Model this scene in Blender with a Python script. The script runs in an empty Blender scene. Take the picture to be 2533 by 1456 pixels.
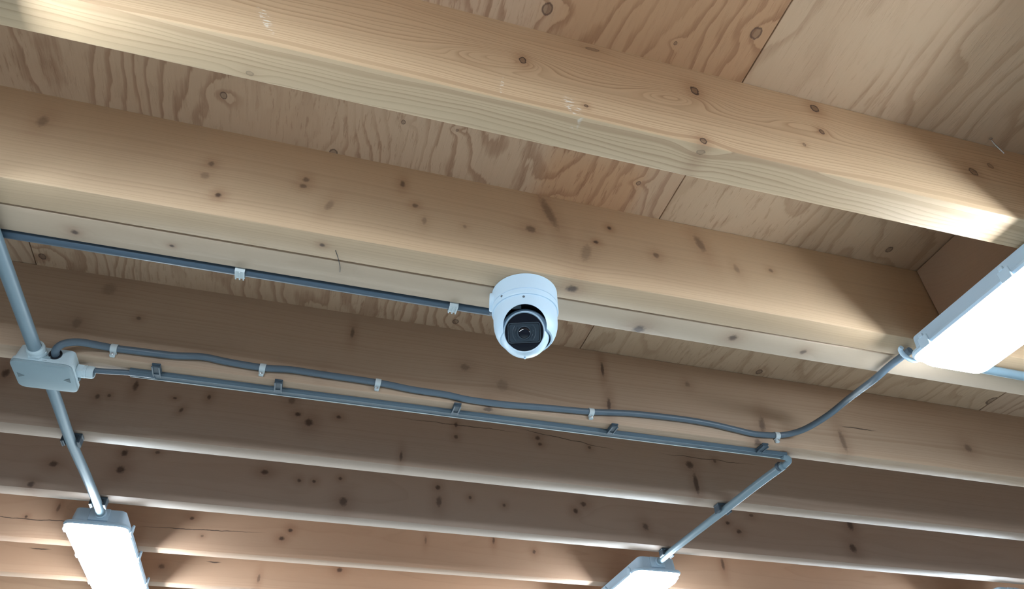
import bpy, bmesh, math, random
from mathutils import Vector, Matrix
random.seed(4)
sc = bpy.context.scene
C = sc.collection
PI = math.pi
G = 1.6                 # camera height; heights below are floor based

# ---------------------------------------------------------------- camera, world, exposure
cam_d = bpy.data.cameras.new('camera'); cam = bpy.data.objects.new('camera', cam_d); C.objects.link(cam)
cam.location = (0, 0, G); cam.rotation_euler = (2.268967, 0.0210884, -0.2798793)
cam_d.sensor_fit = 'HORIZONTAL'; cam_d.sensor_width = 36.0; cam_d.lens = 36.0 * 1775.6 / 2533.0
cam_d.clip_start = 0.02
sc.camera = cam
w = bpy.data.worlds.new('world'); sc.world = w; w.use_nodes = True
w.node_tree.nodes['Background'].inputs[0].default_value = (0.74, 0.85, 1.0, 1)
w.node_tree.nodes['Background'].inputs[1].default_value = 0.15
sc.view_settings.view_transform = 'Standard'; sc.view_settings.look = 'None'
sc.view_settings.gamma = 1.0; sc.view_settings.use_curve_mapping = False
sc.view_settings.exposure = 0.1
LAMP_COL = (0.77, 0.90, 1.0); LAMP_E = 108.0
# added area light beyond the bottom of the frame, assumed, to brighten joist undersides
def assumed_daylight(loc, rot, sx, sy, watt, col):
    d = bpy.data.lights.new('assumed_daylight', 'AREA'); d.shape = 'RECTANGLE'; d.size = sx; d.size_y = sy; d.energy = watt; d.color = col
    o = bpy.data.objects.new('assumed_daylight', d); C.objects.link(o); o.location = loc; o.rotation_euler = rot
assumed_daylight((1.0, 7.2, 1.1), (-PI / 2 - .0, 0, 0), 7.0, 2.0, 150, (.88, .98, 1.0))
sc.cycles.use_denoising = True
sc.cycles.max_bounces = 7; sc.cycles.diffuse_bounces = 4; sc.cycles.glossy_bounces = 2
sc.cycles.use_adaptive_sampling = True; sc.cycles.adaptive_threshold = 0.04; sc.cycles.adaptive_min_samples = 16
sc.cycles.sample_clamp_indirect = 6

# ---------------------------------------------------------------- helpers
def link(name, me, mat=None, parent=None, loc=None):
    o = bpy.data.objects.new(name, me); C.objects.link(o)
    if mat is not None and me is not None:
        me.materials.clear()
        for m in (mat if isinstance(mat, (list, tuple)) else [mat]): me.materials.append(m)
    if parent is not None: o.parent = parent
    if loc is not None: o.location = loc
    return o
def done(bm, name, mat, parent=None, loc=None, smooth=None):
    bmesh.ops.recalc_face_normals(bm, faces=bm.faces)
    me = bpy.data.meshes.new(name); bm.to_mesh(me); bm.free()
    if smooth is not None:
        for p in me.polygons: p.use_smooth = True
        me.set_sharp_from_angle(angle=math.radians(smooth))
    return link(name, me, mat, parent, loc)
def empty(name, loc=(0, 0, 0), rot=(0, 0, 0)):
    o = bpy.data.objects.new(name, None); C.objects.link(o); o.location = loc; o.rotation_euler = rot
    o.empty_display_size = 0.05
    return o
def tag(o, label, cat, group=None, kind=None):
    o['label'] = label; o['category'] = cat
    if group: o['group'] = group
    if kind: o['kind'] = kind
    return o
def box(bm, x0, x1, y0, y1, z0, z1, bev=0, seg=2):
    r = bmesh.ops.create_cube(bm, size=1)
    vs = r['verts']
    for v in vs:
        v.co = Vector((x0 + (v.co.x + .5) * (x1 - x0), y0 + (v.co.y + .5) * (y1 - y0), z0 + (v.co.z + .5) * (z1 - z0)))
    if bev:
        es = list({e for v in vs for e in v.link_edges})
        bmesh.ops.bevel(bm, geom=es, offset=bev, segments=seg, affect='EDGES', profile=.5)
def smooth_path(pts, n=6):
    P = [Vector(p) for p in pts]; out = []
    for i in range(len(P) - 1):
        a = P[max(i - 1, 0)]; b = P[i]; c = P[i + 1]; d = P[min(i + 2, len(P) - 1)]
        for k in range(n):
            t = k / n
            out.append(0.5 * ((2 * b) + (c - a) * t + (2 * a - 5 * b + 4 * c - d) * t * t + (3 * b - a - 3 * c + d) * t ** 3))
    out.append(P[-1]); return out
def tube(bm, pts, r, seg=14, cap=True):
    P = [Vector(p) for p in pts]
    rings = []; up = Vector((0.13, 0.2, 1)).normalized()
    for i, p in enumerate(P):
        t = (P[min(i + 1, len(P) - 1)] - P[max(i - 1, 0)]).normalized()
        s = t.cross(up)
        if s.length < 1e-3: s = t.cross(Vector((1, 0, 0)))
        s.normalize(); u = s.cross(t).normalized(); up = u
        rr = r(i / (len(P) - 1)) if callable(r) else r
        rings.append([bm.verts.new(p + rr * (math.cos(2 * PI * k / seg) * s + math.sin(2 * PI * k / seg) * u)) for k in range(seg)])
    for a, b in zip(rings, rings[1:]):
        for k in range(seg): bm.faces.new((a[k], a[(k + 1) % seg], b[(k + 1) % seg], b[k]))
    if cap: bm.faces.new(rings[0][::-1]); bm.faces.new(rings[-1])
def lathe(bm, prof, seg=64, mat4=None, close=False):
    """prof: (radius, height) list; axis z; mat4 places it"""
    M = mat4 or Matrix.Identity(4); rings = []
    for r, h in prof:
        if r < 1e-6: rings.append([bm.verts.new(M @ Vector((0, 0, h)))])
        else: rings.append([bm.verts.new(M @ Vector((r * math.cos(2 * PI * k / seg), r * math.sin(2 * PI * k / seg), h))) for k in range(seg)])
    pr = list(zip(rings, rings[1:])) + ([(rings[-1], rings[0])] if close else [])
    for a, b in pr:
        if len(a) == 1 and len(b) == 1: continue
        for k in range(seg):
            k2 = (k + 1) % seg
            if len(a) == 1: bm.faces.new((a[0], b[k], b[k2]))
            elif len(b) == 1: bm.faces.new((a[k], a[k2], b[0]))
            else: bm.faces.new((a[k], a[k2], b[k2], b[k]))
def frame(origin, axis, xhint=(1, 0, 0)):
    z = Vector(axis).normalized(); x = Vector(xhint)
    if abs(z.dot(x.normalized())) > .99: x = Vector((0, 0, 1))
    x = (x - z * x.dot(z)).normalized(); y = z.cross(x)
    M = Matrix((x, y, z)).transposed().to_4x4(); M.translation = Vector(origin); return M
def rrect(hx, y0, y1, r, n=5):
    pts = []
    for (cx, cy, a0) in ((hx - r, y1 - r, 0), (-hx + r, y1 - r, PI / 2), (-hx + r, y0 + r, PI), (hx - r, y0 + r, 1.5 * PI)):
        for k in range(n + 1):
            a = a0 + k * PI / 2 / n; pts.append((cx + r * math.cos(a), cy + r * math.sin(a)))
    return pts
def loft(bm, layers, cap0=True, cap1=True):
    """layers: list of (list of (x,y), z)"""
    rings = [[bm.verts.new((x, y, z)) for x, y in pts] for pts, z in layers]
    n = len(rings[0])
    for a, b in zip(rings, rings[1:]):
        for k in range(n): bm.faces.new((a[k], a[(k + 1) % n], b[(k + 1) % n], b[k]))
    if cap0: bm.faces.new(rings[0])
    if cap1: bm.faces.new(rings[-1])

# ---------------------------------------------------------------- materials
class NT:
    def __init__(s, tree): s.t = tree
    def n(s, typ, **kw):
        nd = s.t.nodes.new(typ)
        for k, v in kw.items(): setattr(nd, k, v)
        return nd
    def put(s, sock, v):
        if isinstance(v, bpy.types.NodeSocket): s.t.links.new(v, sock)
        elif v is not None: sock.default_value = v
    def m(s, op, a, b=None, c=None, clamp=False):
        nd = s.n('ShaderNodeMath', operation=op, use_clamp=clamp)
        s.put(nd.inputs[0], a)
        if b is not None: s.put(nd.inputs[1], b)
        if c is not None: s.put(nd.inputs[2], c)
        return nd.outputs[0]
    def v(s, op, a, b=None):
        nd = s.n('ShaderNodeVectorMath', operation=op)
        s.put(nd.inputs[0], a)
        if b is not None: s.put(nd.inputs[3] if op == 'SCALE' else nd.inputs[1], b)
        return nd.outputs[1] if op in ('LENGTH', 'DISTANCE', 'DOT_PRODUCT') else nd.outputs[0]
    def noise(s, vec, scale=1., detail=2., rough=.5, col=False):
        nd = s.n('ShaderNodeTexNoise'); s.put(nd.inputs['Vector'], vec); nd.inputs['Scale'].default_value = scale
        nd.inputs['Detail'].default_value = detail; nd.inputs['Roughness'].default_value = rough
        return nd.outputs['Color' if col else 'Fac']
    def mix(s, f, a, b, blend='MIX'):
        nd = s.n('ShaderNodeMix', data_type='RGBA', blend_type=blend)
        s.put(nd.inputs[0], f); s.put(nd.inputs[6], a if isinstance(a, bpy.types.NodeSocket) else (*a, 1)); s.put(nd.inputs[7], b if isinstance(b, bpy.types.NodeSocket) else (*b, 1))
        return nd.outputs[2]
    def ss(s, x, a, b):
        nd = s.n('ShaderNodeMapRange', interpolation_type='SMOOTHSTEP'); s.put(nd.inputs[0], x)
        lo, hi, t0, t1 = (a, b, 0, 1) if a < b else (b, a, 1, 0)
        nd.inputs[1].default_value = lo; nd.inputs[2].default_value = hi; nd.inputs[3].default_value = t0; nd.inputs[4].default_value = t1
        return nd.outputs[0]
    def ramp(s, x, stops):
        nd = s.n('ShaderNodeValToRGB'); s.put(nd.inputs[0], x); e = nd.color_ramp.elements
        while len(e) < len(stops): e.new(.5)
        for el, (p, c) in zip(e, stops): el.position = p; el.color = (c, c, c, 1)
        return nd.outputs[0]
def newmat(name):
    m = bpy.data.materials.new(name); m.use_nodes = True
    t = NT(m.node_tree); b = m.node_tree.nodes['Principled BSDF']; return m, t, b

def knot_group(soft):
    g = bpy.data.node_groups.new('knot', 'ShaderNodeTree'); t = NT(g)
    for nm, ty in (('P', 'NodeSocketVector'), ('Center', 'NodeSocketVector'), ('Scale', 'NodeSocketVector'), ('Tilt', 'NodeSocketFloat'), ('Wobble', 'NodeSocketFloat')):
        g.interface.new_socket(nm, in_out='INPUT', socket_type=ty)
    for nm in ('Warp', 'Dark', 'Halo'): g.interface.new_socket(nm, in_out='OUTPUT', socket_type='NodeSocketFloat')
    i = t.n('NodeGroupInput'); o = t.n('NodeGroupOutput')
    d = t.v('SUBTRACT', i.outputs[0], i.outputs[1])
    r = t.n('ShaderNodeVectorRotate', rotation_type='Y_AXIS'); t.put(r.inputs['Vector'], d); t.put(r.inputs['Angle'], t.m('MULTIPLY', i.outputs[3], -1.))
    e = t.v('MULTIPLY', r.outputs[0], i.outputs[2])
    L = t.m('ADD', t.v('LENGTH', e), i.outputs[4])
    core = t.ss(L, 1.35, .45) if soft else t.ss(L, 1.2, .9); rim = t.ss(t.m('ABSOLUTE', t.m('SUBTRACT', L, .95)), .30, .08)
    t.put(o.inputs[1], t.m('MULTIPLY', core, .9) if soft else t.m('MAXIMUM', t.m('MULTIPLY', core, .55), rim))
    t.put(o.inputs[2], t.m('EXPONENT', t.m('MULTIPLY', t.m('POWER', L, 2.), -.11)))
    e2 = t.v('MULTIPLY', e, (.16, .35, .36))
    l2 = t.v('LENGTH', e2)
    t.put(o.inputs[0], t.m('EXPONENT', t.m('MULTIPLY', t.m('MULTIPLY', l2, l2), -1.)))
    return g
KG = knot_group(False); KGS = knot_group(True)

def wood(name, knots=(), seed=0, pith=(.10, .12), freq=135, contrast=.5, early=(.63, .455, .31), late=(.43, .28, .17), amp=.012, scuffs=(), cracks=(), soft=True, wk=.45):
    m, t, b = newmat(name)
    P = t.n('ShaderNodeTexCoord').outputs['Object']
    Q = t.v('ADD', P, (seed * 3.1, seed * 1.7, seed * 2.3))
    wob = t.m('MULTIPLY', t.m('SUBTRACT', t.noise(Q, 160, 2), .5), .9)
    # slow waver of the grain along the length
    lowv = t.v('MULTIPLY', Q, (1.3, 5., 5.)); low = t.noise(lowv, 1., 3., .45)
    midv = t.v('MULTIPLY', Q, (7., 26., 26.)); mid = t.noise(midv, 1., 2.)
    sep = t.n('ShaderNodeSeparateXYZ'); t.put(sep.inputs[0], P)
    dy = t.m('SUBTRACT', sep.outputs[1], pith[0]); dz = t.m('SUBTRACT', sep.outputs[2], pith[1])
    r = t.m('SQRT', t.m('ADD', t.m('MULTIPLY', dy, dy), t.m('MULTIPLY', dz, dz)))
    field = t.m('ADD', r, t.m('MULTIPLY', t.m('SUBTRACT', low, .5), amp * 4))
    field = t.m('ADD', field, t.m('MULTIPLY', t.m('SUBTRACT', mid, .5), amp * .35))
    dark = halo = None
    for (face, x, y, z, rx, rz, dk, wp, tl) in knots:
        kn = t.n('ShaderNodeGroup'); kn.node_tree = KGS if soft else KG
        t.put(kn.inputs[0], P); kn.inputs[1].default_value = (x, y, z)
        kn.inputs[2].default_value = (1 / rx, 1 / .03, 1 / rz) if face == 0 else (1 / rx, 1 / rz, 1 / .012)
        kn.inputs[3].default_value = tl; t.put(kn.inputs[4], wob)
        field = t.m('MULTIPLY_ADD', kn.outputs[0], .008 * wp * wk, field)
        d = t.m('MULTIPLY', kn.outputs[1], dk); h = t.m('MULTIPLY', kn.outputs[2], dk * .55)
        dark = d if dark is None else t.m('MAXIMUM', dark, d)
        halo = h if halo is None else t.m('MAXIMUM', halo, h)
    one = t.n('ShaderNodeTexNoise', noise_dimensions='1D'); t.put(one.inputs['W'], t.m('MULTIPLY', field, freq * .28)); one.inputs['Scale'].default_value = 1.; one.inputs['Detail'].default_value = 2.
    fq = t.m('MULTIPLY_ADD', t.m('SUBTRACT', one.outputs['Fac'], .5), 3.2, t.m('MULTIPLY', field, freq))
    ph = t.m('FRACT', fq)
    rid = t.n('ShaderNodeTexWhiteNoise', noise_dimensions='1D'); t.put(rid.inputs['W'], t.m('FLOOR', fq))
    ring = t.ramp(ph, [(0, 0), (.5, .12), (.78, .6), (.90, 1), (.95, .25), (1, 0)])
    # width/strength of the rings varies
    rs = t.m('MULTIPLY', t.m('MULTIPLY', ring, t.m('ADD', t.m('MULTIPLY', rid.outputs['Value'], .75), .4)), t.m('ADD', t.m('MULTIPLY', t.noise(Q, 2.2, 2), .9), .25))
    fib = t.noise(t.v('MULTIPLY', Q, (9., 420., 420.)), 1., 3., .6)
    f = t.m('ADD', t.m('MULTIPLY', rs, contrast), t.m('MULTIPLY', t.m('SUBTRACT', fib, .5), .32), clamp=True)
    col = t.mix(f, early, late)
    big = t.noise(t.v('MULTIPLY', Q, (1.1, 4., 7.)), 1., 3.)
    col = t.mix(t.m('MULTIPLY', big, .75), col, t.mix(1., col, (.86, .74, .66), 'MULTIPLY'))
    if halo is not None:
        col = t.mix(halo, col, t.mix(1., col, (.55, .40, .33), 'MULTIPLY'))
        col = t.mix(t.m('MULTIPLY', dark, .93), col, (.060, .033, .024))
    for (x, z, rx, rz, tl) in cracks:
        kn = t.v('SUBTRACT', P, (x, 0, z))
        rr = t.n('ShaderNodeVectorRotate', rotation_type='Y_AXIS'); t.put(rr.inputs['Vector'], kn); rr.inputs['Angle'].default_value = -tl
        wv = t.n('ShaderNodeCombineXYZ'); t.put(wv.inputs[2], t.m('MULTIPLY', t.m('SUBTRACT', t.noise(Q, 22, 3), .5), .012))
        e = t.v('MULTIPLY', t.v('ADD', rr.outputs[0], wv.outputs[0]), (1 / rx, 8., 1 / rz))
        col = t.mix(t.m('MULTIPLY', t.ss(t.v('LENGTH', e), 1.1, .4), .85), col, (.05, .03, .025))
    for (x, z, rx, rz, tl) in scuffs:
        kn = t.v('SUBTRACT', P, (x, 0, z))
        rr = t.n('ShaderNodeVectorRotate', rotation_type='Y_AXIS'); t.put(rr.inputs['Vector'], kn); rr.inputs['Angle'].default_value = -tl
        e = t.v('MULTIPLY', rr.outputs[0], (1 / rx, 20., 1 / rz))
        msk = t.m('MULTIPLY', t.ss(t.v('LENGTH', e), 1.1, .7), t.ss(t.noise(t.v('MULTIPLY', Q, (90, 90, 260)), 1., 2.), .5, .62))
        col = t.mix(t.m('MULTIPLY', msk, .8), col, (.85, .80, .72))
    t.put(b.inputs['Base Color'], col)
    b.inputs['Roughness'].default_value = .52; b.inputs['Specular IOR Level'].default_value = .38
    bp = t.n('ShaderNodeBump'); bp.inputs['Strength'].default_value = .25; bp.inputs['Distance'].default_value = .002
    t.put(bp.inputs['Height'], t.m('MULTIPLY', fib, .4)); t.put(b.inputs['Normal'], bp.outputs[0])
    return m

def plywood(name, seed, early, late, knots=(), figure=1.0, fibre=1.0, freq=7.0, bands=None, slope=1.5):
    m, t, b = newmat(name)
    P = t.n('ShaderNodeTexCoord').outputs['Object']
    Q = t.v('ADD', P, (seed * 1.3, seed * 2.1, 0))
    fray = t.noise(t.v('MULTIPLY', Q, (230., 14., 1.)), 1., 3., .6)
    fld = t.noise(t.v('MULTIPLY', Q, (3.6, 1.3, 1.)), 1., 2.5, .45)
    fld = t.m('ADD', fld, t.m('MULTIPLY', t.m('SUBTRACT', t.noise(t.v('MULTIPLY', Q, (22., 10., 1.)), 1., 2.), .5), .075))
    fld = t.m('ADD', fld, t.m('MULTIPLY', t.m('SUBTRACT', fray, .5), .018 * fibre))
    sep = t.n('ShaderNodeSeparateXYZ'); t.put(sep.inputs[0], Q)
    fld = t.m('ADD', fld, t.m('MULTIPLY', sep.outputs[0], slope))
    dark = None
    for (x, y, r) in knots:
        kn = t.n('ShaderNodeGroup'); kn.node_tree = KG; t.put(kn.inputs[0], P)
        kn.inputs[1].default_value = (x, y, 0); kn.inputs[2].default_value = (1 / r, .8 / r, 1.)
        t.put(kn.inputs[4], t.m('MULTIPLY', t.m('SUBTRACT', fray, .5), .7))
        fld = t.m('MULTIPLY_ADD', kn.outputs[0], .05, fld)
        dark = kn.outputs[1] if dark is None else t.m('MAXIMUM', dark, kn.outputs[1])
    ph = t.m('FRACT', t.m('MULTIPLY', fld, freq * 2))
    ring = t.ramp(ph, [(0, 0), (.55, .10), (.74, .75), (.90, 1), (.95, .2), (1, 0)])
    ring = t.m('MULTIPLY', ring, t.ss(t.noise(t.v('MULTIPLY', Q, (5., 2.2, 1.)), 1., 2.), .27, .50))
    fine = t.ss(t.noise(t.v('MULTIPLY', Q, (120., 15., 1.)), 1., 4., .7), .53, .64)
    zone = t.ss(t.noise(t.v('MULTIPLY', Q, (3., 2., 1.)), 1., 2.), .42, .62)
    f = t.m('ADD', t.m('MULTIPLY', ring, .62 * figure), t.m('MULTIPLY', t.m('MULTIPLY', fine, .42 * fibre), t.m('ADD', zone, .25)), clamp=True)
    f = t.m('ADD', f, t.m('MULTIPLY', t.m('SUBTRACT', fray, .5), .22), clamp=True)
    base = t.mix(t.noise(t.v('MULTIPLY', Q, (2.6, 1.4, 1.)), 1., 3.), early, [c * k for c, k in zip(early, (.80, .70, .60))])
    col = t.mix(f, base, late)
    if bands:      # (x0, x1, tint) veneer strips in sheet coordinates
        s2 = t.n('ShaderNodeSeparateXYZ'); t.put(s2.inputs[0], P)
        xx = t.m('ADD', s2.outputs[0], t.m('MULTIPLY', t.m('SUBTRACT', fray, .5), .02))
        for (x0, x1, y0, y1, tint, soft) in bands:
            k = t.m('MULTIPLY', t.ss(xx, x0 - soft, x0), t.ss(xx, x1 + soft, x1))
            k = t.m('MULTIPLY', k, t.m('MULTIPLY', t.ss(s2.outputs[1], y0 - .1, y0), t.ss(s2.outputs[1], y1 + .1, y1)))
            col = t.mix(k, col, t.mix(1., col, tint, 'MULTIPLY'))
    if dark is not None: col = t.mix(t.m('MULTIPLY', dark, .8), col, (.10, .055, .04))
    t.put(b.inputs['Base Color'], col); b.inputs['Roughness'].default_value = .7; b.inputs['Specular IOR Level'].default_value = .2
    bp = t.n('ShaderNodeBump'); bp.inputs['Strength'].default_value = .35; bp.inputs['Distance'].default_value = .002
    t.put(bp.inputs['Height'], t.m('ADD', t.m('MULTIPLY', fray, .4), t.m('MULTIPLY', fine, .6))); t.put(b.inputs['Normal'], bp.outputs[0])
    return m

def plastic(name, col, rough=.45, var=.06, metal=0., spec=.5):
    m, t, b = newmat(name)
    P = t.n('ShaderNodeTexCoord').outputs['Object']
    n = t.noise(P, 35., 3.)
    t.put(b.inputs['Base Color'], t.mix(t.m('MULTIPLY', n, var * 4), col, [c * .82 for c in col]))
    t.put(b.inputs['Roughness'], t.m('ADD', t.m('MULTIPLY', n, .15), rough - .07))
    b.inputs['Metallic'].default_value = metal; b.inputs['Specular IOR Level'].default_value = spec
    return m
M_white = plastic('white_camera_paint', (.64, .81, .96), .38, .02)
M_black = plastic('black_plastic', (.018, .020, .026), .3, .05)
M_glass = plastic('black_glass', (.006, .008, .014), .06, .02, spec=.6)
M_grey = plastic('inner_grey_plastic', (.16, .19, .22), .5, .05)
M_box = plastic('pale_grey_box_plastic', (.62, .73, .78), .48, .04)
M_lid = plastic('shade_darkened_lid_plastic', (.33, .42, .46), .5, .05)  # box plastic darkened: shade on the down-facing lid is put into its colour
M_tri = plastic('dark_grey_screw_mark', (.14, .19, .21), .5, .05)
M_cond = plastic('blue_grey_conduit', (.20, .28, .33), .35, .08)
M_flex = plastic('grey_flex_cable', (.11, .15, .19), .4, .08)
M_dcond = plastic('dark_blue_conduit', (.065, .10, .14), .4, .08)
M_trunk = plastic('slate_trunking', (.085, .125, .16), .38, .08)
M_clip = plastic('dark_slate_clip', (.05, .075, .10), .45, .08)
M_wclip = plastic('white_clip', (.62, .68, .70), .45, .05)
M_house = plastic('lamp_housing_grey', (.52, .67, .80), .42, .04)
M_steel = plastic('steel', (.55, .56, .56), .3, .1, metal=.9)
M_concrete = None
def concrete():
    m, t, b = newmat('concrete_floor')
    P = t.n('ShaderNodeTexCoord').outputs['Object']
    n = t.noise(P, 1.6, 6., .6); n2 = t.noise(P, 30., 4.)
    t.put(b.inputs['Base Color'], t.mix(n, t.mix(n2, (.31, .34, .34), (.39, .42, .42)), (.22, .25, .255)))
    b.inputs['Roughness'].default_value = .55
    return m
def emission(name, e):
    m, t, b = newmat(name)
    b.inputs['Base Color'].default_value = (.9, .95, .95, 1); b.inputs['Roughness'].default_value = .3
    b.inputs['Emission Color'].default_value = (*LAMP_COL, 1)
    b.inputs['Emission Strength'].default_value = e
    return m
M_diff = emission('lit_diffuser', LAMP_E)
M_diffend = emission('diffuser_end', .10)
M_diffend.node_tree.nodes['Principled BSDF'].inputs['Base Color'].default_value = (.42, .52, .55, 1)
M_diffdim = emission('diffuser_dim', 3.2)
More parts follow.
